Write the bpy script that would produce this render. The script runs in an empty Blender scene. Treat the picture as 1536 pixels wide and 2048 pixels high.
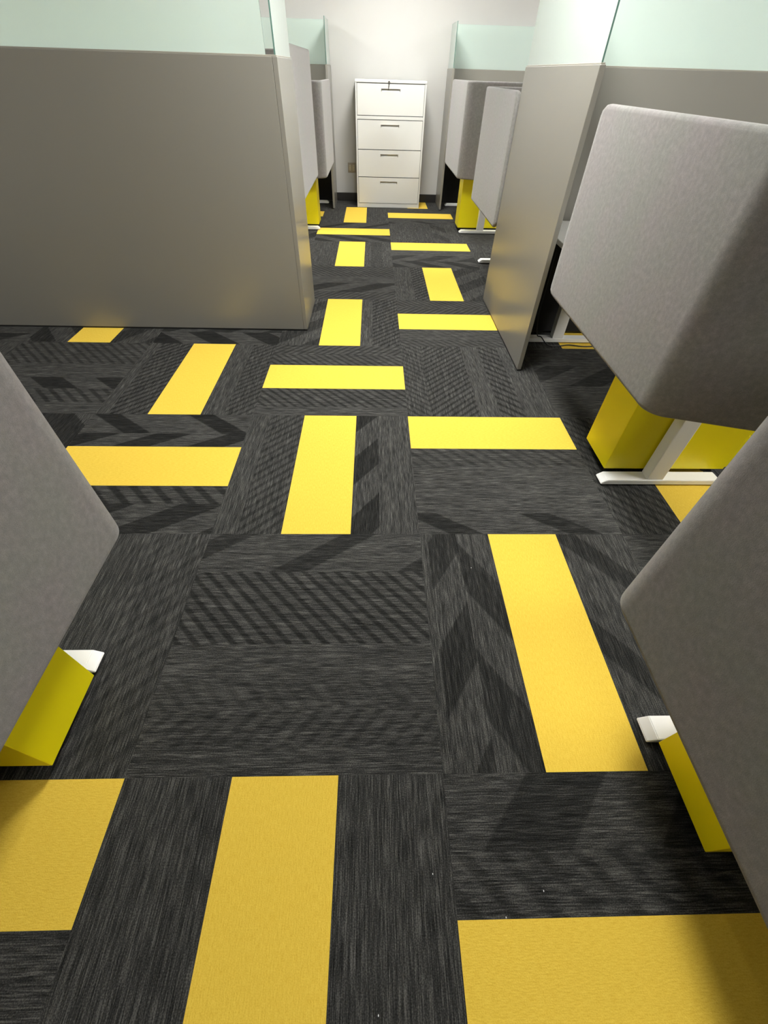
import bpy, bmesh, math, random
from mathutils import Vector, Matrix

S = 0.9144            # one carpet module (three 12 x 36 inch planks) in metres
R_ = math.radians
col = bpy.context.scene.collection
scn = bpy.context.scene

# ------------------------------------------------------------------ camera
CX, CY, CZ = -0.226747, -1.291754, 1.530822
pitch, yaw, roll, FPX = 0.816159, 0.0399320, 0.0316709, 827.416
fw = Vector((math.sin(yaw)*math.cos(pitch), math.cos(yaw)*math.cos(pitch), -math.sin(pitch)))
rt = fw.cross(Vector((0, 0, 1))).normalized(); up = rt.cross(fw)
c_, s_ = math.cos(roll), math.sin(roll)
rx = c_*rt + s_*up; uy = -s_*rt + c_*up
cam_d = bpy.data.cameras.new('camera'); cam = bpy.data.objects.new('camera', cam_d); col.objects.link(cam)
cam_d.sensor_fit = 'HORIZONTAL'; cam_d.sensor_width = 36; cam_d.lens = 36*FPX/1536
cam_d.clip_start = 0.02
mw = Matrix((( rx.x, uy.x, -fw.x, CX*S), (rx.y, uy.y, -fw.y, CY*S), (rx.z, uy.z, -fw.z, CZ*S), (0, 0, 0, 1)))
cam.matrix_world = mw
scn.camera = cam

# ------------------------------------------------------------------ world, exposure
w = bpy.data.worlds.new('world'); scn.world = w; w.use_nodes = True
w.node_tree.nodes['Background'].inputs[0].default_value = (1, 0.98, 0.94, 1)
w.node_tree.nodes['Background'].inputs[1].default_value = 0.05
scn.view_settings.view_transform = 'Standard'; scn.view_settings.look = 'None'
scn.view_settings.gamma = 1; scn.view_settings.use_curve_mapping = False
scn.view_settings.exposure = 0.78

# ceiling troffers: (x, y, strength) in modules / emission
CEIL = 2.75
LIGHTS = [(0.12, 5.8, 24), (0.15, 1.6, 36), (0.35, -2.7, 8), (-3.3, 5.3, 34), (3.5, 5.3, 34),
          (-3.4, 0.2, 9), (3.3, -0.2, 24)]

# ------------------------------------------------------------------ node helpers
def mat(name):
    m = bpy.data.materials.new(name); m.use_nodes = True
    nt = m.node_tree; return m, nt, nt.nodes['Principled BSDF']
def N(nt, t, **k):
    n = nt.nodes.new(t)
    for a, b in k.items():
        if a.startswith('i_'):
            key = a[2:]
            n.inputs[int(key) if key.isdigit() else key].default_value = b
        else: setattr(n, a, b)
    return n
def L(nt, a, b): nt.links.new(a, b)
def math_(nt, op, a, b=None, clamp=False):
    n = nt.nodes.new('ShaderNodeMath'); n.operation = op; n.use_clamp = clamp
    for i, v in enumerate((a, b)):
        if v is None: continue
        if hasattr(v, 'is_output'): nt.links.new(v, n.inputs[i])
        else: n.inputs[i].default_value = v
    return n.outputs[0]
def ramp(nt, fac, stops, interp='LINEAR'):
    r = nt.nodes.new('ShaderNodeValToRGB'); r.color_ramp.interpolation = interp
    e = r.color_ramp.elements
    while len(e) < len(stops): e.new(0.5)
    for k, (p, c) in enumerate(stops):
        e[k].position = p; e[k].color = (c[0], c[1], c[2], 1)
    nt.links.new(fac, r.inputs[0]); return r.outputs[0]
def bump(nt, h, strength, dist):
    b = nt.nodes.new('ShaderNodeBump'); b.inputs['Strength'].default_value = strength; b.inputs['Distance'].default_value = dist
    nt.links.new(h, b.inputs['Height']); return b.outputs[0]

def simple(name, c, rough=0.5, metal=0.0, spec=0.5, nscale=0, namp=0.0, bscale=0, bamp=0.0):
    m, nt, p = mat(name)
    p.inputs['Base Color'].default_value = (*c, 1); p.inputs['Roughness'].default_value = rough
    p.inputs['Metallic'].default_value = metal; p.inputs['Specular IOR Level'].default_value = spec
    tc = N(nt, 'ShaderNodeTexCoord')
    if nscale:
        n = N(nt, 'ShaderNodeTexNoise', i_Scale=nscale, i_Detail=4.0); L(nt, tc.outputs['Object'], n.inputs['Vector'])
        lo = tuple(max(0, x*(1-namp)) for x in c); hi = tuple(min(1, x*(1+namp)) for x in c)
        L(nt, ramp(nt, n.outputs['Fac'], [(0.3, lo), (0.7, hi)]), p.inputs['Base Color'])
    if bscale:
        n = N(nt, 'ShaderNodeTexNoise', i_Scale=bscale, i_Detail=3.0); L(nt, tc.outputs['Object'], n.inputs['Vector'])
        L(nt, bump(nt, n.outputs['Fac'], bamp, 0.002), p.inputs['Normal'])
    return m

# ------------------------------------------------------------------ materials
M = {}
M['wall'] = simple('wall_paint', (0.50, 0.497, 0.478), 0.7, nscale=3, namp=0.015, bscale=250, bamp=0.08)
M['ceiling'] = simple('ceiling_tile', (0.6, 0.6, 0.58), 0.9, bscale=120, bamp=0.3)
M['baseboard'] = simple('baseboard_vinyl', (0.012, 0.011, 0.010), 0.5)
M['panel'] = simple('panel_laminate', (0.222, 0.214, 0.187), 0.27, spec=0.5, nscale=900, namp=0.07)
M['panel_edge'] = simple('panel_edge_band', (0.27, 0.255, 0.215), 0.45)
M['black'] = simple('black_fabric', (0.008, 0.008, 0.008), 0.85)
M['white'] = simple('white_powder_coat', (0.88, 0.88, 0.86), 0.35, bscale=400, bamp=0.05)
M['desktop'] = simple('white_laminate', (0.80, 0.80, 0.78), 0.35)
M['cabinet'] = simple('cabinet_enamel', (0.62, 0.625, 0.60), 0.32, bscale=300, bamp=0.04)
M['dark_plastic_gap_shade'] = simple('dark_plastic_gap_shade', (0.03, 0.03, 0.03), 0.6)  # dark plastic parts; also the painted shade in the cabinet's drawer gaps
M['steel'] = simple('steel', (0.45, 0.43, 0.4), 0.3, metal=1.0)
M['cable'] = simple('cable_rubber', (0.01, 0.01, 0.01), 0.4)
M['outlet'] = simple('outlet_steel', (0.30, 0.27, 0.23), 0.4, metal=0.3)
M['yellow_metal'] = simple('yellow_powder_coat', (0.90, 0.77, 0.004), 0.38, bscale=500, bamp=0.04)
M['lint'] = simple('white_lint', (0.85, 0.85, 0.85), 0.9)

def fabric():
    m, nt, p = mat('grey_felt')
    tc = N(nt, 'ShaderNodeTexCoord')
    n1 = N(nt, 'ShaderNodeTexNoise', i_Scale=420.0, i_Detail=3.0, i_Roughness=0.7)
    n2 = N(nt, 'ShaderNodeTexNoise', i_Scale=55.0, i_Detail=5.0, i_Roughness=0.65)
    n3 = N(nt, 'ShaderNodeTexNoise', i_Scale=4.0, i_Detail=2.0)
    for n in (n1, n2, n3): L(nt, tc.outputs['Object'], n.inputs['Vector'])
    mix = math_(nt, 'ADD', math_(nt, 'MULTIPLY', n1.outputs['Fac'], 0.5), math_(nt, 'MULTIPLY', n2.outputs['Fac'], 0.5))
    c = ramp(nt, mix, [(0.32, (0.150, 0.147, 0.144)), (0.5, (0.196, 0.191, 0.187)), (0.68, (0.255, 0.249, 0.243))])
    # faint pinkish and greenish heather
    tint = ramp(nt, n3.outputs['Fac'], [(0.35, (0.97, 1.0, 0.95)), (0.65, (1.03, 0.985, 1.0))])
    mx = N(nt, 'ShaderNodeMix', data_type='RGBA', blend_type='MULTIPLY'); mx.inputs[0].default_value = 1
    L(nt, c, mx.inputs[6]); L(nt, tint, mx.inputs[7]); L(nt, mx.outputs[2], p.inputs['Base Color'])
    p.inputs['Roughness'].default_value = 0.95; p.inputs['Specular IOR Level'].default_value = 0.15
    p.inputs['Sheen Weight'].default_value = 0.25; p.inputs['Sheen Roughness'].default_value = 0.4
    L(nt, bump(nt, mix, 0.5, 0.003), p.inputs['Normal'])
    return m
M['felt'] = fabric()

def glass():
    m = bpy.data.materials.new('frosted_glass'); m.use_nodes = True; nt = m.node_tree
    nt.nodes.remove(nt.nodes['Principled BSDF']); out = nt.nodes['Material Output']
    tr = N(nt, 'ShaderNodeBsdfTranslucent'); tr.inputs[0].default_value = (0.90, 0.99, 0.95, 1)
    df = N(nt, 'ShaderNodeBsdfDiffuse'); df.inputs[0].default_value = (0.88, 0.98, 0.93, 1)
    tp = N(nt, 'ShaderNodeBsdfTransparent'); tp.inputs[0].default_value = (0.82, 0.97, 0.90, 1)
    gl = N(nt, 'ShaderNodeBsdfGlossy'); gl.inputs['Roughness'].default_value = 0.12
    a = N(nt, 'ShaderNodeMixShader'); a.inputs[0].default_value = 0.5; L(nt, tr.outputs[0], a.inputs[1]); L(nt, df.outputs[0], a.inputs[2])
    b = N(nt, 'ShaderNodeMixShader'); b.inputs[0].default_value = 0.78; L(nt, tp.outputs[0], b.inputs[1]); L(nt, a.outputs[0], b.inputs[2])
    fr = N(nt, 'ShaderNodeFresnel'); fr.inputs[0].default_value = 1.35
    c = N(nt, 'ShaderNodeMixShader'); L(nt, fr.outputs[0], c.inputs[0]); L(nt, b.outputs[0], c.inputs[1]); L(nt, gl.outputs[0], c.inputs[2])
    L(nt, c.outputs[0], out.inputs[0])
    return m
M['glass'] = glass()
M['glass_edge'] = simple('glass_cut_edge', (0.10, 0.19, 0.16), 0.2)

def carpet_dark():
    m, nt, p = mat('charcoal_carpet')
    y = N(nt, 'ShaderNodeUVMap', uv_map='yarn'); st = N(nt, 'ShaderNodeUVMap', uv_map='stripe')
    mp = N(nt, 'ShaderNodeMapping'); mp.inputs['Scale'].default_value = (15, 330, 1); L(nt, y.outputs[0], mp.inputs[0])
    n1 = N(nt, 'ShaderNodeTexNoise', i_Scale=1.0, i_Detail=2.0, i_Roughness=0.6); L(nt, mp.outputs[0], n1.inputs['Vector'])
    mp2 = N(nt, 'ShaderNodeMapping'); mp2.inputs['Scale'].default_value = (4.0, 70, 1); L(nt, y.outputs[0], mp2.inputs[0])
    n2 = N(nt, 'ShaderNodeTexNoise', i_Scale=1.0, i_Detail=3.0); L(nt, mp2.outputs[0], n2.inputs['Vector'])
    mp3 = N(nt, 'ShaderNodeMapping'); mp3.inputs['Scale'].default_value = (330, 330, 1); L(nt, y.outputs[0], mp3.inputs[0])
    n3 = N(nt, 'ShaderNodeTexNoise', i_Scale=1.0, i_Detail=1.0); L(nt, mp3.outputs[0], n3.inputs['Vector'])
    f = math_(nt, 'ADD', math_(nt, 'MULTIPLY', n1.outputs['Fac'], 0.50),
              math_(nt, 'ADD', math_(nt, 'MULTIPLY', n2.outputs['Fac'], 0.22), math_(nt, 'MULTIPLY', n3.outputs['Fac'], 0.28)))
    c = ramp(nt, f, [(0.36, (0.0075, 0.0075, 0.0073)), (0.5, (0.036, 0.036, 0.034)), (0.645, (0.125, 0.123, 0.114))])
    # woven stripes: x of 'stripe' counts stripes, y holds how dark they are
    sx = N(nt, 'ShaderNodeSeparateXYZ'); L(nt, st.outputs[0], sx.inputs[0])
    big = math_(nt, 'GREATER_THAN', sx.outputs[1], 1.0)
    jam = math_(nt, 'SUBTRACT', 0.30, math_(nt, 'MULTIPLY', big, 0.24))
    j = math_(nt, 'MULTIPLY', math_(nt, 'SUBTRACT', n1.outputs['Fac'], 0.5), jam)
    dkv = math_(nt, 'SUBTRACT', sx.outputs[1], math_(nt, 'ADD', math_(nt, 'MULTIPLY', big, 2.0), math_(nt, 'MULTIPLY', math_(nt, 'GREATER_THAN', sx.outputs[1], 3.0), 2.0)))
    fr = math_(nt, 'FRACT', math_(nt, 'ADD', sx.outputs[0], j))
    tri = math_(nt, 'ABSOLUTE', math_(nt, 'SUBTRACT', fr, 0.5))
    dk = N(nt, 'ShaderNodeMapRange', interpolation_type='SMOOTHSTEP'); nar = math_(nt, 'GREATER_THAN', sx.outputs[1], 3.0)
    half = math_(nt, 'ADD', 0.20, math_(nt, 'SUBTRACT', math_(nt, 'MULTIPLY', big, 0.05), math_(nt, 'MULTIPLY', nar, 0.11)))
    edge = math_(nt, 'SUBTRACT', 0.08, math_(nt, 'MULTIPLY', big, 0.065))
    L(nt, math_(nt, 'ADD', half, edge), dk.inputs[1]); L(nt, math_(nt, 'SUBTRACT', half, edge), dk.inputs[2])
    L(nt, tri, dk.inputs[0])
    k = math_(nt, 'SUBTRACT', 1.0, math_(nt, 'MULTIPLY', dk.outputs[0], dkv))
    mx = N(nt, 'ShaderNodeMix', data_type='RGBA', blend_type='MULTIPLY'); mx.inputs[0].default_value = 1
    cmb = N(nt, 'ShaderNodeCombineColor'); [L(nt, k, cmb.inputs[i]) for i in range(3)]
    L(nt, c, mx.inputs[6]); L(nt, cmb.outputs[0], mx.inputs[7]); L(nt, mx.outputs[2], p.inputs['Base Color'])
    p.inputs['Roughness'].default_value = 0.95; p.inputs['Specular IOR Level'].default_value = 0.12
    L(nt, bump(nt, f, 0.6, 0.003), p.inputs['Normal'])
    return m
def carpet_yellow():
    m, nt, p = mat('yellow_carpet')
    y = N(nt, 'ShaderNodeUVMap', uv_map='yarn')
    mp = N(nt, 'ShaderNodeMapping'); mp.inputs['Scale'].default_value = (60, 300, 1); L(nt, y.outputs[0], mp.inputs[0])
    n1 = N(nt, 'ShaderNodeTexNoise', i_Scale=1.0, i_Detail=2.0); L(nt, mp.outputs[0], n1.inputs['Vector'])
    tc = N(nt, 'ShaderNodeTexCoord')
    n2 = N(nt, 'ShaderNodeTexNoise', i_Scale=350.0, i_Detail=2.0); L(nt, tc.outputs['Object'], n2.inputs['Vector'])
    f = math_(nt, 'ADD', math_(nt, 'MULTIPLY', n1.outputs['Fac'], 0.5), math_(nt, 'MULTIPLY', n2.outputs['Fac'], 0.5))
    L(nt, ramp(nt, f, [(0.3, (0.68, 0.44, 0.045)), (0.5, (0.765, 0.53, 0.068)), (0.7, (0.83, 0.605, 0.09))]), p.inputs['Base Color'])
    p.inputs['Roughness'].default_value = 0.95; p.inputs['Specular IOR Level'].default_value = 0.1
    L(nt, bump(nt, f, 0.45, 0.003), p.inputs['Normal'])
    return m
M['carpet'] = carpet_dark(); M['carpet_yellow'] = carpet_yellow()

# ------------------------------------------------------------------ object helpers
def link(name, bm, mats, parent=None, smooth=False):
    me = bpy.data.meshes.new(name); bmesh.ops.recalc_face_normals(bm, faces=bm.faces); bm.to_mesh(me); bm.free()
    for m_ in (mats if isinstance(mats, (list, tuple)) else [mats]): me.materials.append(M[m_])
    if smooth:
        for f in me.polygons: f.use_smooth = True
    o = bpy.data.objects.new(name, me); col.objects.link(o)
    if parent: o.parent = parent
    return o
def tag(o, label=None, cat=None, group=None, kind=None):
    if label: o['label'] = label
    if cat: o['category'] = cat
    if group: o['group'] = group
    if kind: o['kind'] = kind
    return o
def empty(name, loc, label, cat, group=None):
    o = bpy.data.objects.new(name, None); col.objects.link(o); o.location = loc; o.empty_display_size = 0.1
    return tag(o, label, cat, group)
def box(bm, x0, x1, y0, y1, z0, z1, bev=0.0, seg=2, mi=0):
    x0, x1 = min(x0, x1), max(x0, x1); y0, y1 = min(y0, y1), max(y0, y1)
    m_ = Matrix.Translation(((x0+x1)/2, (y0+y1)/2, (z0+z1)/2)) @ Matrix.Diagonal((x1-x0, y1-y0, z1-z0, 1))
    r = bmesh.ops.create_cube(bm, size=1, matrix=m_)
    fs = set(f for v in r['verts'] for f in v.link_faces)
    for f in fs: f.material_index = mi
    if bev:
        es = list(set(e for v in r['verts'] for e in v.link_edges))
        bmesh.ops.bevel(bm, geom=es, offset=bev, segments=seg, affect='EDGES', profile=0.5)
def cyl(bm, p0, p1, r, seg=16, r2=None):
    p0 = Vector(p0); p1 = Vector(p1); d = p1-p0
    q = d.to_track_quat('Z', 'Y').to_matrix().to_4x4(); q.translation = (p0+p1)/2
    bmesh.ops.create_cone(bm, cap_ends=True, segments=seg, radius1=r, radius2=r if r2 is None else r2, depth=d.length, matrix=q)
def prism(bm, pts, y0, y1):
    """closed outline in (x, z) extruded along y"""
    a = [bm.verts.new((x, y0, z)) for x, z in pts]; b = [bm.verts.new((x, y1, z)) for x, z in pts]
    bm.faces.new(a); bm.faces.new(list(reversed(b)))
    n = len(pts)
    for i in range(n): bm.faces.new((a[i], b[i], b[(i+1) % n], a[(i+1) % n]))
def tube(bm, pts, r, seg=8):
    pts = [Vector(p) for p in pts]; rings = []
    for i, p in enumerate(pts):
        d = (pts[min(i+1, len(pts)-1)] - pts[max(i-1, 0)]).normalized()
        a = d.cross(Vector((0.3, 0.2, 1))).normalized(); b = d.cross(a)
        rings.append([bm.verts.new(p + r*(math.cos(t)*a + math.sin(t)*b)) for t in [2*math.pi*k/seg for k in range(seg)]])
    for i in range(len(rings)-1):
        for k in range(seg): bm.faces.new((rings[i][k], rings[i][(k+1) % seg], rings[i+1][(k+1) % seg], rings[i+1][k]))
    bm.faces.new(rings[0]); bm.faces.new(rings[-1])
def smooth_path(pts, n=10):
    out = []
    P = [Vector(p) for p in pts]; P = [2*P[0]-P[1]] + P + [2*P[-1]-P[-2]]
    for i in range(1, len(P)-2):
        for k in range(n):
            t = k/n
            out.append(0.5*((2*P[i]) + (P[i+1]-P[i-1])*t + (2*P[i-1]-5*P[i]+4*P[i+1]-P[i+2])*t*t + (3*P[i]-P[i-1]-3*P[i+1]+P[i+2])*t**3))
    out.append(P[-2]); return out

# ------------------------------------------------------------------ setting
XL, XR, YB, YF = -5*S, 5*S, 7.5*S, -5.0*S
def slab(name, x0, x1, y0, y1, z0, z1, m_):
    bm = bmesh.new(); box(bm, x0, x1, y0, y1, z0, z1); return tag(link(name, bm, m_), kind='structure')

# the carpet: basket-weave of 36 inch modules, each split into bands along its length
T = 1/3
# band = (width, kind, density, slant, darkness, offset); 'Y' is a yellow plank
def P_(w_): return (w_, 0, 0, 0, 0)
def Rb(w_, sl, dk=0.5, fq=14, off=0.0): return (w_, fq, sl, dk, off)
def Bb(w_, sl, dk=0.55, fq=1.9, off=0.0): return (w_, fq, sl, dk, off)
Y_ = 'Y'
MODS = {
 (-1, -1): [P_(.08), Rb(.12, -1, .22), Rb(.10, 1, .18), P_(.14), Rb(.34, 1, .45, 14), Bb(.22, -1.45, .5, 1.75, .79)],
 (-1, 0): [P_(.12), Rb(T-.12, -1, .35, 15), Y_, Bb(.14, -1.3, .62, 2.1, .35), P_(T-.14)],
 (0, 0): [Bb(.14, 1.6, .6, 1.7, .1), P_(.36), Rb(2*T-.5, 1, .35, 12), Y_],
 (-1, 1): [P_(.10), Rb(T-.10, 1, .45, 15), Y_, Rb(.17, 1, .4, 16), Rb(T-.17, -1, .4, 16)],
 (0, 1): [Rb(.16, 1, .35, 16), Rb(.32, -1, .45, 16), P_(.14), Rb(.16, 1, .6, 12), P_(.22)],
 (0, 2): [Rb(.13, 1, .35, 16), Rb(T-.13, 1, .2, 13), Y_, Rb(.16, -1, .5, 16), Rb(T-.16, 1, .5, 16)],
 (-1, 2): [Bb(T, -1, .45, 2.4, .2), Y_, P_(.10), Rb(T-.10, -1, .6, 14)],
 (0, 3): [P_(.19), Rb(T-.19, -1, .6, 14), Y_, Bb(T, -1, .45, 2.2, .3)],
 (-1, 3): [Rb(.2, -1, .5, 14), Bb(.26, -1.6, .6, 1.9, .1), P_(.2), Rb(.34, 1, .4, 15)],
 (0, 4): [Bb(.24, 1.5, .6, 2.4, .2), Bb(.22, -1.5, .5, 2.0, .5), P_(2*T-.46), Y_],
 (-1, 4): [Rb(T, -1, .3, 16), Y_, P_(.08), Rb(.14, -1, .45, 16), P_(T-.22)],
 (-1, 5): [Bb(T, 1.7, .6, 2.2, .1), Y_, Bb(T, -1.5, .6, 1.8, .3)],
 (0, 5): [P_(.3), Rb(.3, 1, .3, 12), Bb(.2, 1.4, .4, 2, 0), P_(.2)],
 (0, 6): [Bb(.16, 1.5, .6, 1.7, .4), P_(T-.16), Y_, P_(T)],
 (-1, 6): [P_(T), Y_, P_(T)],
 (0, 7): [P_(T), Y_, P_(T)],
 (-2, 1): [P_(.08), Rb(T-.08, -1, .6, 15), Y_, P_(.15), Rb(T-.15, -1, .4, 16)],
 (-2, 0): [Bb(.2, -1.6, .6, 2.2, .2), Rb(T-.2, 1, .6, 9), Y_, Bb(.13, -1.7, .65, 2.3, .3), Bb(T-.13, 1.3, .7, 1.7, .15)],
 (-3, 1): [P_(.13), Rb(.17, 1, .5, 11), Bb(.15, 1.2, .65, 2.2, .3), P_(.2), Rb(.35, 1, .45, 13)],
 (-2, 2): [Bb(.22, 1.2, .7, 2.2, .2), Bb(.25, -1.6, .6, 2, .3), P_(.53)],
 (-3, 2): [Bb(T, 1.3, .6, 2, .1), Y_, Bb(T, -1.3, .5, 2, .1)],
 (-3, 0): [P_(T), Rb(T, 1, .4, 12), Bb(T, 1, .6, 2, 0)],
 (-2, -1): [P_(.25), Rb(.3, -1, .2, 12), P_(.2), Rb(.25, -1, .25, 13)],
 (0, -1): [(.035, 0, 0, 0, 0), Bb(.14, -1.5, .5, 1.9, .05), Bb(T-.175, 1.5, .5, 1.9, .45), Y_, Bb(T, 1.2, .5, 1.8, .2)],
 (0, -2): [P_(T), Y_, Rb(.14, 1, .35, 9), Bb(T-.14, -.9, .5, 1.9, .45)],
 (-1, -2): [P_(.2), Rb(T-.2, 1, .15, 9), Y_, P_(.18), Rb(T-.18, -1, .15, 9)],
 (-2, -2): [P_(.4), Bb(2*T-.4, 1, .3, 2, 0), Y_],
 (1, 0): [Rb(T, 1, .35, 14), Y_, P_(T)],
 (1, -1): [P_(.3), Rb(.3, 1, .5, 10), P_(.4)],
 (1, 1): [P_(.4), Bb(.3, -1.4, .5, 2, 0), P_(.3)],
 (1, 2): [P_(T), Y_, P_(T)],
 (1, 3): [P_(.5), Bb(.25, 1.4, .5, 2, 0), P_(.25)],
 (-2, 6): [P_(T), Y_, P_(T)], (-1, 7): [P_(1)], (1, 5): [P_(.5), Rb(.5, 1, .3)], (1, 4): [P_(1)], (-2, 4): [P_(.5), Rb(.5, 1, .3)], (1, 6): [P_(1)],
}
def build_floor():
    rnd = random.Random(7)
    bm = bmesh.new(); uy_ = bm.loops.layers.uv.new('yarn'); us = bm.loops.layers.uv.new('stripe')
    for i in range(-5, 5):
        for j in range(-5, 8):
            horiz = (i+j) % 2 == 0
            if (i, j) in MODS: bands = MODS[(i, j)]
            else:
                bands = []
                for k in range(3):
                    if k == 1 and rnd.random() < 0.45: bands.append(Y_); continue
                    a = rnd.uniform(.1, .2)
                    for wd in (a, T-a):
                        c = rnd.random()
                        bands.append(P_(wd) if c < .4 else Rb(wd, rnd.choice((-1, 1)), rnd.uniform(.2, .55), rnd.choice((10, 14, 16))) if c < .75
                                     else Bb(wd, rnd.choice((-1.5, 1.5)), .6, 1.9, rnd.random()))
            t = 0.0
            for b in bands:
                wd = T if b == Y_ else b[0]
                a0, a1 = t, min(1.0, t+wd); t += wd
                if horiz: cs = [(i, j+a0), (i+1, j+a0), (i+1, j+a1), (i, j+a1)]
                else: cs = [(i+a0, j), (i+a1, j), (i+a1, j+1), (i+a0, j+1)]
                if j == 7: cs = [(x, min(y, 7.6)) for x, y in cs]
                if max(c[1] for c in cs) - min(c[1] for c in cs) < 1e-4: continue
                f = bm.faces.new([bm.verts.new((x*S, y*S, 0)) for x, y in cs])
                f.material_index = 1 if b == Y_ else 0
                o1, o2 = rnd.uniform(0, 50), rnd.uniform(0, 50)
                for lp, (x, y) in zip(f.loops, cs):
                    # world slant: '+' leans so that x grows as y falls (a back-slash seen from the aisle)
                    al, ac = ((x, y) if horiz else (y, x))
                    lp[uy_].uv = (al*S+o1, ac*S+o2)
                    if b == Y_: lp[us].uv = (0, 0)
                    else:
                        _, fq, sl, dk, off = b
                        lx, ly = x-i, y-j
                        s = (lx + sl*ly)*fq if horiz else (ly*1.0 + sl*lx)*fq
                        if fq >= 14 and dk < .5: dk = dk*1.25
                        lp[us].uv = (s+off, dk + (2.0 if fq < 4 else 0.0) + (2.0 if 0 < fq < 1.86 else 0.0))
    return tag(link('floor', bm, ['carpet', 'carpet_yellow']), kind='structure')
build_floor()
slab('ceiling', XL, XR, YF, YB+.1, CEIL, CEIL+.1, 'ceiling')
slab('wall_back', XL, XR, YB, YB+.12, 0, CEIL, 'wall')
slab('wall_front', XL, XR, YF-.12, YF, 0, CEIL, 'wall')
slab('wall_left', XL-.12, XL, YF, YB, 0, CEIL, 'wall')
slab('wall_right', XR, XR+.12, YF, YB, 0, CEIL, 'wall')
def baseboard(name, x0, x1, y0, y1):
    bm = bmesh.new(); box(bm, x0, x1, y0, y1, 0, 0.102, 0.003); return tag(link(name, bm, 'baseboard'), kind='structure')
baseboard('baseboard_back', XL, XR, YB-.012, YB)
baseboard('baseboard_left', XL, XL+.012, YF, YB-.012)
baseboard('baseboard_right', XR-.012, XR, YF, YB-.012)

# ------------------------------------------------------------------ ceiling lights
def troffer(x, y, e):
    t = empty('ceiling_light', (x*S, y*S, CEIL), 'white recessed ceiling light panel above the cubicles, out of frame', 'ceiling light', 'ceiling light panels')
    fr = bmesh.new()
    hx, hy = .31, .62
    for a in ((-hx, -hx+.03, -hy, hy), (hx-.03, hx, -hy, hy), (-hx+.03, hx-.03, -hy, -hy+.03), (-hx+.03, hx-.03, hy-.03, hy)): box(fr, *a, -.012, 0, .002)
    link('frame', fr, 'white', t)
    name = 'light_diffuser_%g' % e
    if name not in M:
        m, nt, p = mat(name); p.inputs['Base Color'].default_value = (.9, .9, .88, 1)
        p.inputs['Emission Color'].default_value = (1, 0.985, 0.95, 1); p.inputs['Emission Strength'].default_value = e
        M[name] = m
    d = bmesh.new(); box(d, -hx+.03, hx-.03, -hy+.03, hy-.03, -.006, -.002)
    link('diffuser', d, name, t)
for a in LIGHTS: troffer(*a)

# ------------------------------------------------------------------ partitions
PH, GH, PT = 1.578, 2.0, 0.030          # panel height, glass top, panel thickness (modules)
def glass_pane(parent, x0, x1, y0, y1, z0, z1, along):
    """thin pane; its narrow faces carry the dark green cut-edge look"""
    bm = bmesh.new(); box(bm, x0, x1, y0, y1, z0, z1)
    bm.normal_update()
    for f in bm.faces:
        n = f.normal
        main = abs(n.y) > .9 if along == 'x' else abs(n.x) > .9
        f.material_index = 0 if main else 1
    return link('glass_panel', bm, ['glass', 'glass_edge'], parent)
def partition(label, ox, oy, side, wing, spine, spine_front, gap=0.04):
    """side: +1 extends to the right, -1 to the left. wing=(y0,y1) along the aisle, face at ox. spine=(x far), spine_front=y of near face"""
    t = empty('cubicle_partition', (ox*S, oy*S, 0), label, 'partition', 'grey cubicle partitions')
    def X(v): return (v-ox)*S
    def Yy(v): return (v-oy)*S
    xi = ox + side*PT
    bm = bmesh.new(); box(bm, X(ox), X(xi), Yy(wing[0]), Yy(wing[1]), .012, PH*S, .0015, 1)
    link('wing_panel', bm, 'panel', t)
    bm = bmesh.new(); box(bm, X(ox)+side*.004, X(xi)-side*.004, Yy(wing[0])+.006, Yy(wing[1])-.006, 0, .012)
    link('base_strip', bm, 'dark_plastic_gap_shade', t)
    gx = ox + side*PT/2
    glass_pane(t, X(gx)-.004, X(gx)+.004, Yy(wing[0])+.02, Yy(wing[1])-.006, PH*S-.004, GH*S, 'y')
    sy0, sy1 = spine_front, spine_front+.06
    lo = .82
    bm = bmesh.new(); box(bm, X(xi)+side*.001, X(spine), Yy(sy0), Yy(sy1), .012, PH*S, .0015, 1)
    link('spine_panel', bm, 'panel', t)
    bm = bmesh.new(); box(bm, X(xi)+side*.005, X(spine)-side*.01, Yy(sy0)+.006, Yy(sy1)-.006, 0, .012)
    link('base_strip', bm, 'dark_plastic_gap_shade', t)
    ym = (sy0+sy1)/2
    glass_pane(t, X(xi)+side*gap*S, X(spine), Yy(ym)-.004, Yy(ym)+.004, PH*S-.004, GH*S, 'x')
    bm = bmesh.new(); box(bm, X(ox)+side*.006, X(spine), Yy(ym)-.011, Yy(ym)+.011, PH*S, PH*S+.006, .001, 1)
    box(bm, X(gx)-.010, X(gx)+.010, Yy(wing[0])+.004, Yy(wing[1])-.004, PH*S, PH*S+.006, .001, 1)
    link('glass_channel', bm, 'panel_edge', t)
    return t, X, Yy
def black_liner(t, X, Yy, x0, x1, y0, y1):
    bm = bmesh.new(); box(bm, X(x0), X(x1), Yy(y0), Yy(y1), .02, .74*S, .003); link('lower_liner', bm, 'black', t)

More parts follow.
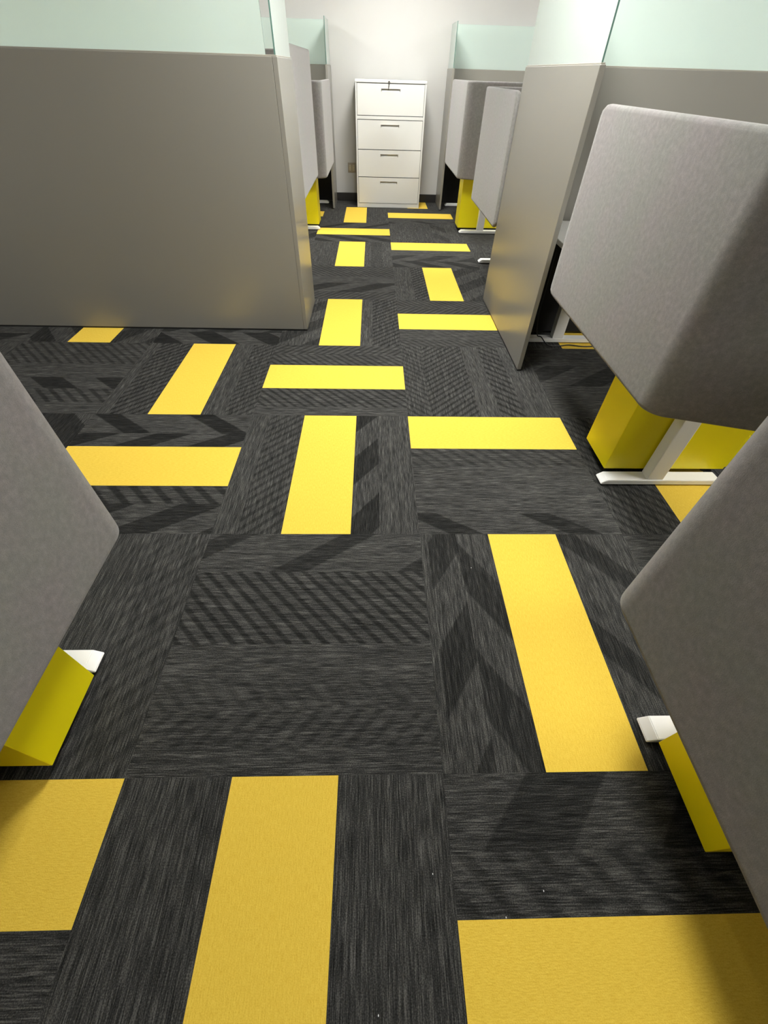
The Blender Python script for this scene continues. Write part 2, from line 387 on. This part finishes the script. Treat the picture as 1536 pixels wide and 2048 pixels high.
t, X, Yy = partition('wide grey cubicle partition with frosted glass top, facing the camera on the left', -0.785, 2.267, -1, (2.267, 2.904), -4.6, 2.267)
black_liner(t, X, Yy, -.84, -4.5, 2.328, 2.345)
t, X, Yy = partition('grey cubicle partition with frosted glass top at the right of the aisle, beside the large grey screen', 0.860, 2.3, 1, (1.616, 3.040), 4.6, 2.30)
black_liner(t, X, Yy, .91, 4.5, 2.283, 2.299)
t, X, Yy = partition('narrow far grey partition with frosted glass, left of the white filing cabinet', -0.844, 7.0, -1, (6.83, 7.47), -4.6, 7.39)
black_liner(t, X, Yy, -.89, -4.5, 7.373, 7.389)
t, X, Yy = partition('narrow far grey partition with frosted glass, right of the white filing cabinet', 0.838, 7.0, 1, (6.90, 7.47), 4.6, 7.39)
black_liner(t, X, Yy, .89, 4.5, 7.373, 7.389)

# ------------------------------------------------------------------ desks with wrap-around felt screens
def screen_mesh(length, z0, z1, sx, sy, ret_len=.62, ang=16, rb=.075, thick=.032, rc=.055):
    """outer face on a=0 running b=rb..length, bend of radius rb, then a return leaning 'ang' degrees away. metres out."""
    # centre-line path (a, b) from the free far end to the bend to the free end of the return
    h = thick/2
    path = []
    turn = R_(90-ang)
    r = rb
    # straight part
    n = 26
    ea = h                                  # centre line offset inward
    # distance from virtual corner to tangent point
    td = r*math.tan(turn/2)
    s_total = 0
    pts = []
    Ls = length*S - td
    for k in range(n+1):
        u = 0.5-0.5*math.cos(math.pi*k/n)
        pts.append((ea, length*S - Ls*u, (-1.0, 0.0)))
    ca, cb = ea + r, td
    m_ = 12
    for k in range(1, m_+1):
        th = turn*k/m_
        pts.append((ca - r*math.cos(th), cb - r*math.sin(th), (-math.cos(th), -math.sin(th))))
    la, lb, nn = pts[-1]
    d = (-nn[1], nn[0]); d = (abs(d[0]), d[1] if d[0] > 0 else -d[1])
    Lr = ret_len*S
    for k in range(1, n+1):
        u = 0.5-0.5*math.cos(math.pi*k/n)
        pts.append((la + d[0]*Lr*u, lb + d[1]*Lr*u, nn))
    # arc lengths
    arc = [0]
    for k in range(1, len(pts)): arc.append(arc[-1] + math.hypot(pts[k][0]-pts[k-1][0], pts[k][1]-pts[k-1][1]))
    tot = arc[-1]
    zc, hh = (z0+z1)/2*S, (z1-z0)/2*S
    rows = 30
    bm = bmesh.new(); F, Bk = [], []
    for (a, b, nrm), s in zip(pts, arc):
        e = min(s, tot-s)
        cut = rc - math.sqrt(max(0, rc*rc-(rc-min(e, rc))**2))
        Hh = hh - cut
        cf, cb_ = [], []
        for k in range(rows+1):
            v = -math.cos(math.pi*k/rows)
            z = zc + Hh*v
            dz = Hh*(1-abs(v))
            dd = min(e, dz)
            x_ = min(dd/(.011), 1.0)
            tt = h*math.sqrt(max(0, 1-(1-x_)**2))
            cf.append(bm.verts.new((sx*(a+nrm[0]*tt), sy*(b+nrm[1]*tt), z)))
            cb_.append(bm.verts.new((sx*(a-nrm[0]*tt), sy*(b-nrm[1]*tt), z)))
        F.append(cf); Bk.append(cb_)
    for g in (F, Bk):
        for i in range(len(g)-1):
            for k in range(rows): bm.faces.new((g[i][k], g[i+1][k], g[i+1][k+1], g[i][k+1]))
    bmesh.ops.remove_doubles(bm, verts=bm.verts, dist=1e-5)
    return bm

def desk(label, xs, yb, sx, sy, length, ztop, zbot, dtop, a_foot=.155, b_foot=.2, b_far=1.90, b_end=2.12):
    t = empty('standing_desk', (xs*S, yb*S, 0), label, 'desk', 'height-adjustable desks with felt screens')
    scr = link('privacy_screen', screen_mesh(length, zbot, ztop, sx, sy), 'felt', t, smooth=True)
    scr['label'] = 'grey felt privacy screen wrapped around the desk end'
    def bx(name, a0, a1, b0, b1, z0, z1, m_, bev=.004, zs=S):
        bm = bmesh.new(); box(bm, sx*a0*S, sx*a1*S, sy*b0*S, sy*b1*S, z0*zs, z1*zs, bev); return link(name, bm, m_, t)
    bm = bmesh.new(); box(bm, sx*.085*S, sx*.86*S, sy*(b_foot-.02)*S, sy*b_end*S, dtop*S-.028, dtop*S, .004)
    link('desktop', bm, 'desktop', t)
    lc = a_foot + .29                                     # leg column
    fb = b_foot
    for b0 in (fb, b_far-.075):
        bm = bmesh.new()
        a0, a1 = a_foot, a_foot+.68
        y0, y1 = sy*b0*S, sy*(b0+.075)*S
        f0, f1 = sx*a0*S, sx*a1*S; e = sx*.028
        prism(bm, [(f0, .010), (f0+e*.3, .008), (f1-e*.3, .008), (f1, .010), (f1, .016), (f1-e, .036), (f0+e, .036), (f0, .016)], min(y0, y1), max(y0, y1))
        bmesh.ops.recalc_face_normals(bm, faces=bm.faces)
        bmesh.ops.bevel(bm, geom=bm.edges[:], offset=.0022, segments=2, affect='EDGES')
        ft = link('foot', bm, 'white', t)
        for aa in (a0+.035, a1-.035):
            g = bmesh.new(); cyl(g, (sx*aa*S, (y0+y1)/2, 0), (sx*aa*S, (y0+y1)/2, .012), .017, 14)
            link('leveling_glide', g, 'dark_plastic_gap_shade', ft)
        m_ = (b0+.0375)
        bm = bmesh.new(); box(bm, sx*(lc-.045)*S, sx*(lc+.045)*S, sy*(m_-.033)*S, sy*(m_+.033)*S, .036, dtop*S-.30, .003)
        lg = link('leg', bm, 'white', t)
        bm = bmesh.new(); box(bm, sx*(lc-.037)*S, sx*(lc+.037)*S, sy*(m_-.026)*S, sy*(m_+.026)*S, dtop*S-.30, dtop*S-.06, .003)
        link('leg_inner_column', bm, 'white', lg)
        bx('support_arm', a_foot-.02, a_foot+.62, m_-.03, m_+.03, dtop-.028/S-.04, dtop-.028/S-.0005, 'white', .003)
    bx('crossbeam', lc-.03, lc+.03, fb+.07, b_far-.07, dtop-.028/S-.045, dtop-.028/S-.002, 'white', .003)
    # brackets that carry the screen
    for b_ in (.35, 1.15):
        bx('screen_bracket', .036, .11, b_-.03, b_+.03, dtop-.11, dtop-.0315, 'steel', .002)
    return t

def pedestal(label, x0, y0, sx, sy, depth=.70, width=.278, zt=.60):
    """two-drawer yellow metal pedestal; plain side to the aisle, drawers to the seat"""
    t = empty('drawer_pedestal', (x0*S, y0*S, 0), label, 'drawer unit', 'yellow pedestals under the desks')
    def XY(a, b): return sx*a*S, sy*b*S
    bm = bmesh.new(); xa, ya = XY(0, 0); xb, yb_ = XY(depth-.025, width); box(bm, xa, xb, ya, yb_, .046, zt*S, .002, 2)
    link('body', bm, 'yellow_metal', t)
    for z0, z1 in ((.06, .27), (.276, zt-.012)):
        bm = bmesh.new(); xa, ya = XY(depth-.0245, .006); xb, yb_ = XY(depth, width-.006); box(bm, xa, xb, ya, yb_, z0*S, z1*S, .003)
        d = link('drawer', bm, 'yellow_metal', t)
        bm = bmesh.new(); xa, ya = XY(depth, width/2-.07); xb, yb_ = XY(depth+.018, width/2+.07); box(bm, xa, xb, ya, yb_, (z1-.035)*S, (z1-.025)*S, .002)
        link('handle', bm, 'steel', d)
    bm = bmesh.new(); xa, ya = XY(.02, .02); xb, yb_ = XY(depth-.04, width-.02); box(bm, xa, xb, ya, yb_, .030, .045, .002)
    link('base_plate', bm, 'dark_plastic_gap_shade', t)
    for a in (.07, depth-.09):
        for b in (.05, width-.05):
            bm = bmesh.new(); x_, y_ = XY(a, b)
            cyl(bm, (x_, y_-.009, .017), (x_, y_+.009, .017), .017, 18)
            link('caster', bm, 'dark_plastic_gap_shade', t)
    return t

# right side
desk('desk with the large grey felt screen at right centre, above the yellow drawer unit', .875, .135, 1, 1, 1.345, 1.452, .600, .82, a_foot=.145, b_foot=.215, b_far=2.035, b_end=2.145)
pedestal('yellow drawer unit behind a white desk leg under the large right screen', 1.055, .435, 1, 1)
desk('desk with a grey felt screen just beyond the right aisle partition, white foot tip showing', .842, 4.35, 1, -1, 1.28, 1.458, .590, .82, a_foot=.175, b_foot=.09, b_far=1.85, b_end=1.95)
desk('far right desk whose screen shows a dark side, nearest the filing cabinet on the right', .825, 5.33, 1, 1, 1.33, 1.485, .625, .84, a_foot=.145, b_foot=.165, b_far=1.95, b_end=2.03)
pedestal('far yellow drawer unit on the right of the aisle', .958, 5.60, 1, 1)
desk('nearest desk on the right, its grey screen filling the lower right corner', .530, -.61, 1, -1, 1.50, 1.27, .415, .66, a_foot=.160, b_foot=.235, b_far=1.95)
pedestal('yellow drawer unit half hidden under the nearest right screen', .708, -.930, 1, -1, zt=.58)
# left side
desk('raised desk whose tall pale screen rises just beyond the left partition', -.807, 4.32, -1, -1, 1.38, 1.655, .765, 1.02, a_foot=.175, b_foot=.09, b_far=1.85, b_end=1.95)
desk('far left desk whose screen shows a dark side, nearest the filing cabinet on the left', -.815, 5.40, -1, 1, 1.33, 1.450, .590, .82, a_foot=.155, b_foot=.13, b_far=1.88, b_end=1.965)
pedestal('far yellow drawer unit on the left of the aisle', -.985, 5.62, -1, 1)
desk('nearest desk on the left, its grey screen at the lower left edge', -1.060, -.36, -1, -1, 1.50, 1.30, .458, .70, a_foot=.172, b_foot=.235, b_far=1.95)
pedestal('yellow drawer unit below the nearest left screen', -1.207, -.695, -1, -1, zt=.58)

# ------------------------------------------------------------------ filing cabinet
def filing_cabinet():
    x0, x1, y0, y1, H = -.489*S, .516*S, 7.02*S, 7.475*S, 1.455*S
    cx = (x0+x1)/2
    t = empty('filing_cabinet', (cx, y0, 0), 'white four-drawer filing cabinet against the back wall at the end of the aisle', 'filing cabinet')
    W = (x1-x0)/2; D = y1-y0
    bm = bmesh.new()
    fd = .022
    box(bm, -W, W, fd, D, .0, H-.02)                      # carcass behind the fronts
    box(bm, -W, -W+.020, 0, fd, 0, H-.02, .0015, 1); box(bm, W-.020, W, 0, fd, 0, H-.02, .0015, 1)
    box(bm, -W+.020, W-.020, 0.004, fd, 0, .052, .0015, 1)
    z = [.0535, .391*S, .719*S, 1.050*S]
    box(bm, -W+.020, W-.020, .002, fd, 1.052*S, 1.088*S, .0015, 1)
    link('body', bm, 'cabinet', t)
    bm = bmesh.new(); box(bm, -W-.003, W+.003, -.004, D, H-.028, H, .004, 2); link('top_panel', bm, 'cabinet', t)
    bm = bmesh.new(); box(bm, -W+.020, W-.020, fd-.003, fd+.001, .05, H-.03); link('gap_shade', bm, 'dark_plastic_gap_shade', t)  # dark sheet standing in for the shade between drawer fronts
    fr = [(.056, .386*S), (.395*S, .714*S), (.723*S, 1.045*S), (1.096*S, 1.417*S)]
    for k, (a, b) in enumerate(fr):
        bm = bmesh.new()
        w2 = W-.0245
        zt = b-.045; hw = .118; hh = .026
        # front built as a frame round a finger recess
        box(bm, -w2, w2, 0, fd-.004, a, zt-hh)
        box(bm, -w2, w2, 0, fd-.004, zt, b)
        box(bm, -w2, -hw, 0, fd-.004, zt-hh, zt); box(bm, hw, w2, 0, fd-.004, zt-hh, zt)
        bmesh.ops.remove_doubles(bm, verts=bm.verts, dist=1e-6)
        d = link('drawer', bm, 'cabinet', t)
        # curved pull plate inside the recess
        bm = bmesh.new()
        cols = 10
        prev = None
        for q in range(cols+1):
            th = q/cols
            zz = zt - hh*th; yy = .002 + .015*(1-th)**1.6
            cur = [bm.verts.new((-hw, yy, zz)), bm.verts.new((hw, yy, zz))]
            if prev: bm.faces.new((prev[0], prev[1], cur[1], cur[0]))
            prev = cur
        link('finger_pull', bm, 'cabinet', d)
        bm = bmesh.new(); box(bm, -hw-.004, hw+.004, -.007, .001, zt-.004, zt+.006, .002, 2)
        box(bm, -hw-.006, -hw, -.005, .001, zt-hh, zt+.004, .0015, 1); box(bm, hw, hw+.006, -.005, .001, zt-hh, zt+.004, .0015, 1)
        link('handle', bm, 'steel', d)
    lx = .0*S - cx + -.0138*S
    bm = bmesh.new(); cyl(bm, (lx, -.010, H-.014), (lx, .0, H-.014), .009, 20)
    lk = link('lock', bm, 'steel', t)
    bm = bmesh.new(); box(bm, lx-.002, lx+.002, -.034, -.010, H-.018, H-.010, .0008, 1)
    tube(bm, [(lx+.011*math.cos(u), -.030, H-.026+.013*math.sin(u)) for u in [k*math.pi/8 for k in range(16)]], .003, 6)
    tube(bm, smooth_path([(lx, -.032, H-.036), (lx-.003, -.034, H-.06), (lx-.006, -.030, H-.088)], 5), .0055, 6)
    link('key', bm, 'dark_plastic_gap_shade', lk)
filing_cabinet()

# ------------------------------------------------------------------ wall outlet
t = empty('wall_outlet', (-.584*S, YB-.001, .44*S), 'small metal double outlet low on the back wall beside the filing cabinet', 'outlet')
bm = bmesh.new(); box(bm, -.058, .058, -.006, 0, -.058, .058, .003); link('cover_plate', bm, 'outlet', t)
for s in (-.026, .026):
    bm = bmesh.new(); box(bm, s-.017, s+.017, -.009, -.0055, -.034, .034, .003)
    r = link('socket', bm, 'steel', t)
    bm = bmesh.new()
    for z in (-.018, .018):
        for a in (-.006, .006): box(bm, s+a-.001, s+a+.001, -.0095, -.0088, z-.004, z+.004)
    link('slot', bm, 'dark_plastic_gap_shade', r)

# ------------------------------------------------------------------ cable
bm = bmesh.new()
tube(bm, smooth_path([(1.13*S, 2.20*S, .60), (1.12*S, 2.17*S, .40), (1.12*S, 2.16*S, .18), (1.14*S, 2.13*S, .055), (1.17*S, 2.10*S, .045), (1.215*S, 2.035*S, .012),
                      (1.30*S, 2.03*S, .006), (1.40*S, 2.05*S, .008), (1.52*S, 2.03*S, .006), (1.7*S, 2.05*S, .006)], 8), .004, 8)
tag(link('power_cable', bm, 'cable', smooth=True), 'thin black cable trailing over a white desk foot behind the right aisle partition', 'cable')

# ------------------------------------------------------------------ lint flecks on the carpet
for k, (x, y) in enumerate([(-.0566, -1.24), (.245, -1.28), (.13, -1.33), (-.21, -1.49), (.22, -.20)]):
    bm = bmesh.new(); bmesh.ops.create_icosphere(bm, subdivisions=1, radius=.0022)
    for v in bm.verts: v.co.z *= .5; v.co.x *= .6
    o = link('lint_fleck', bm, 'lint'); o.location = (x*S, y*S, .0012)
    tag(o, 'tiny white fleck of lint on the dark carpet', 'lint', 'white lint flecks')
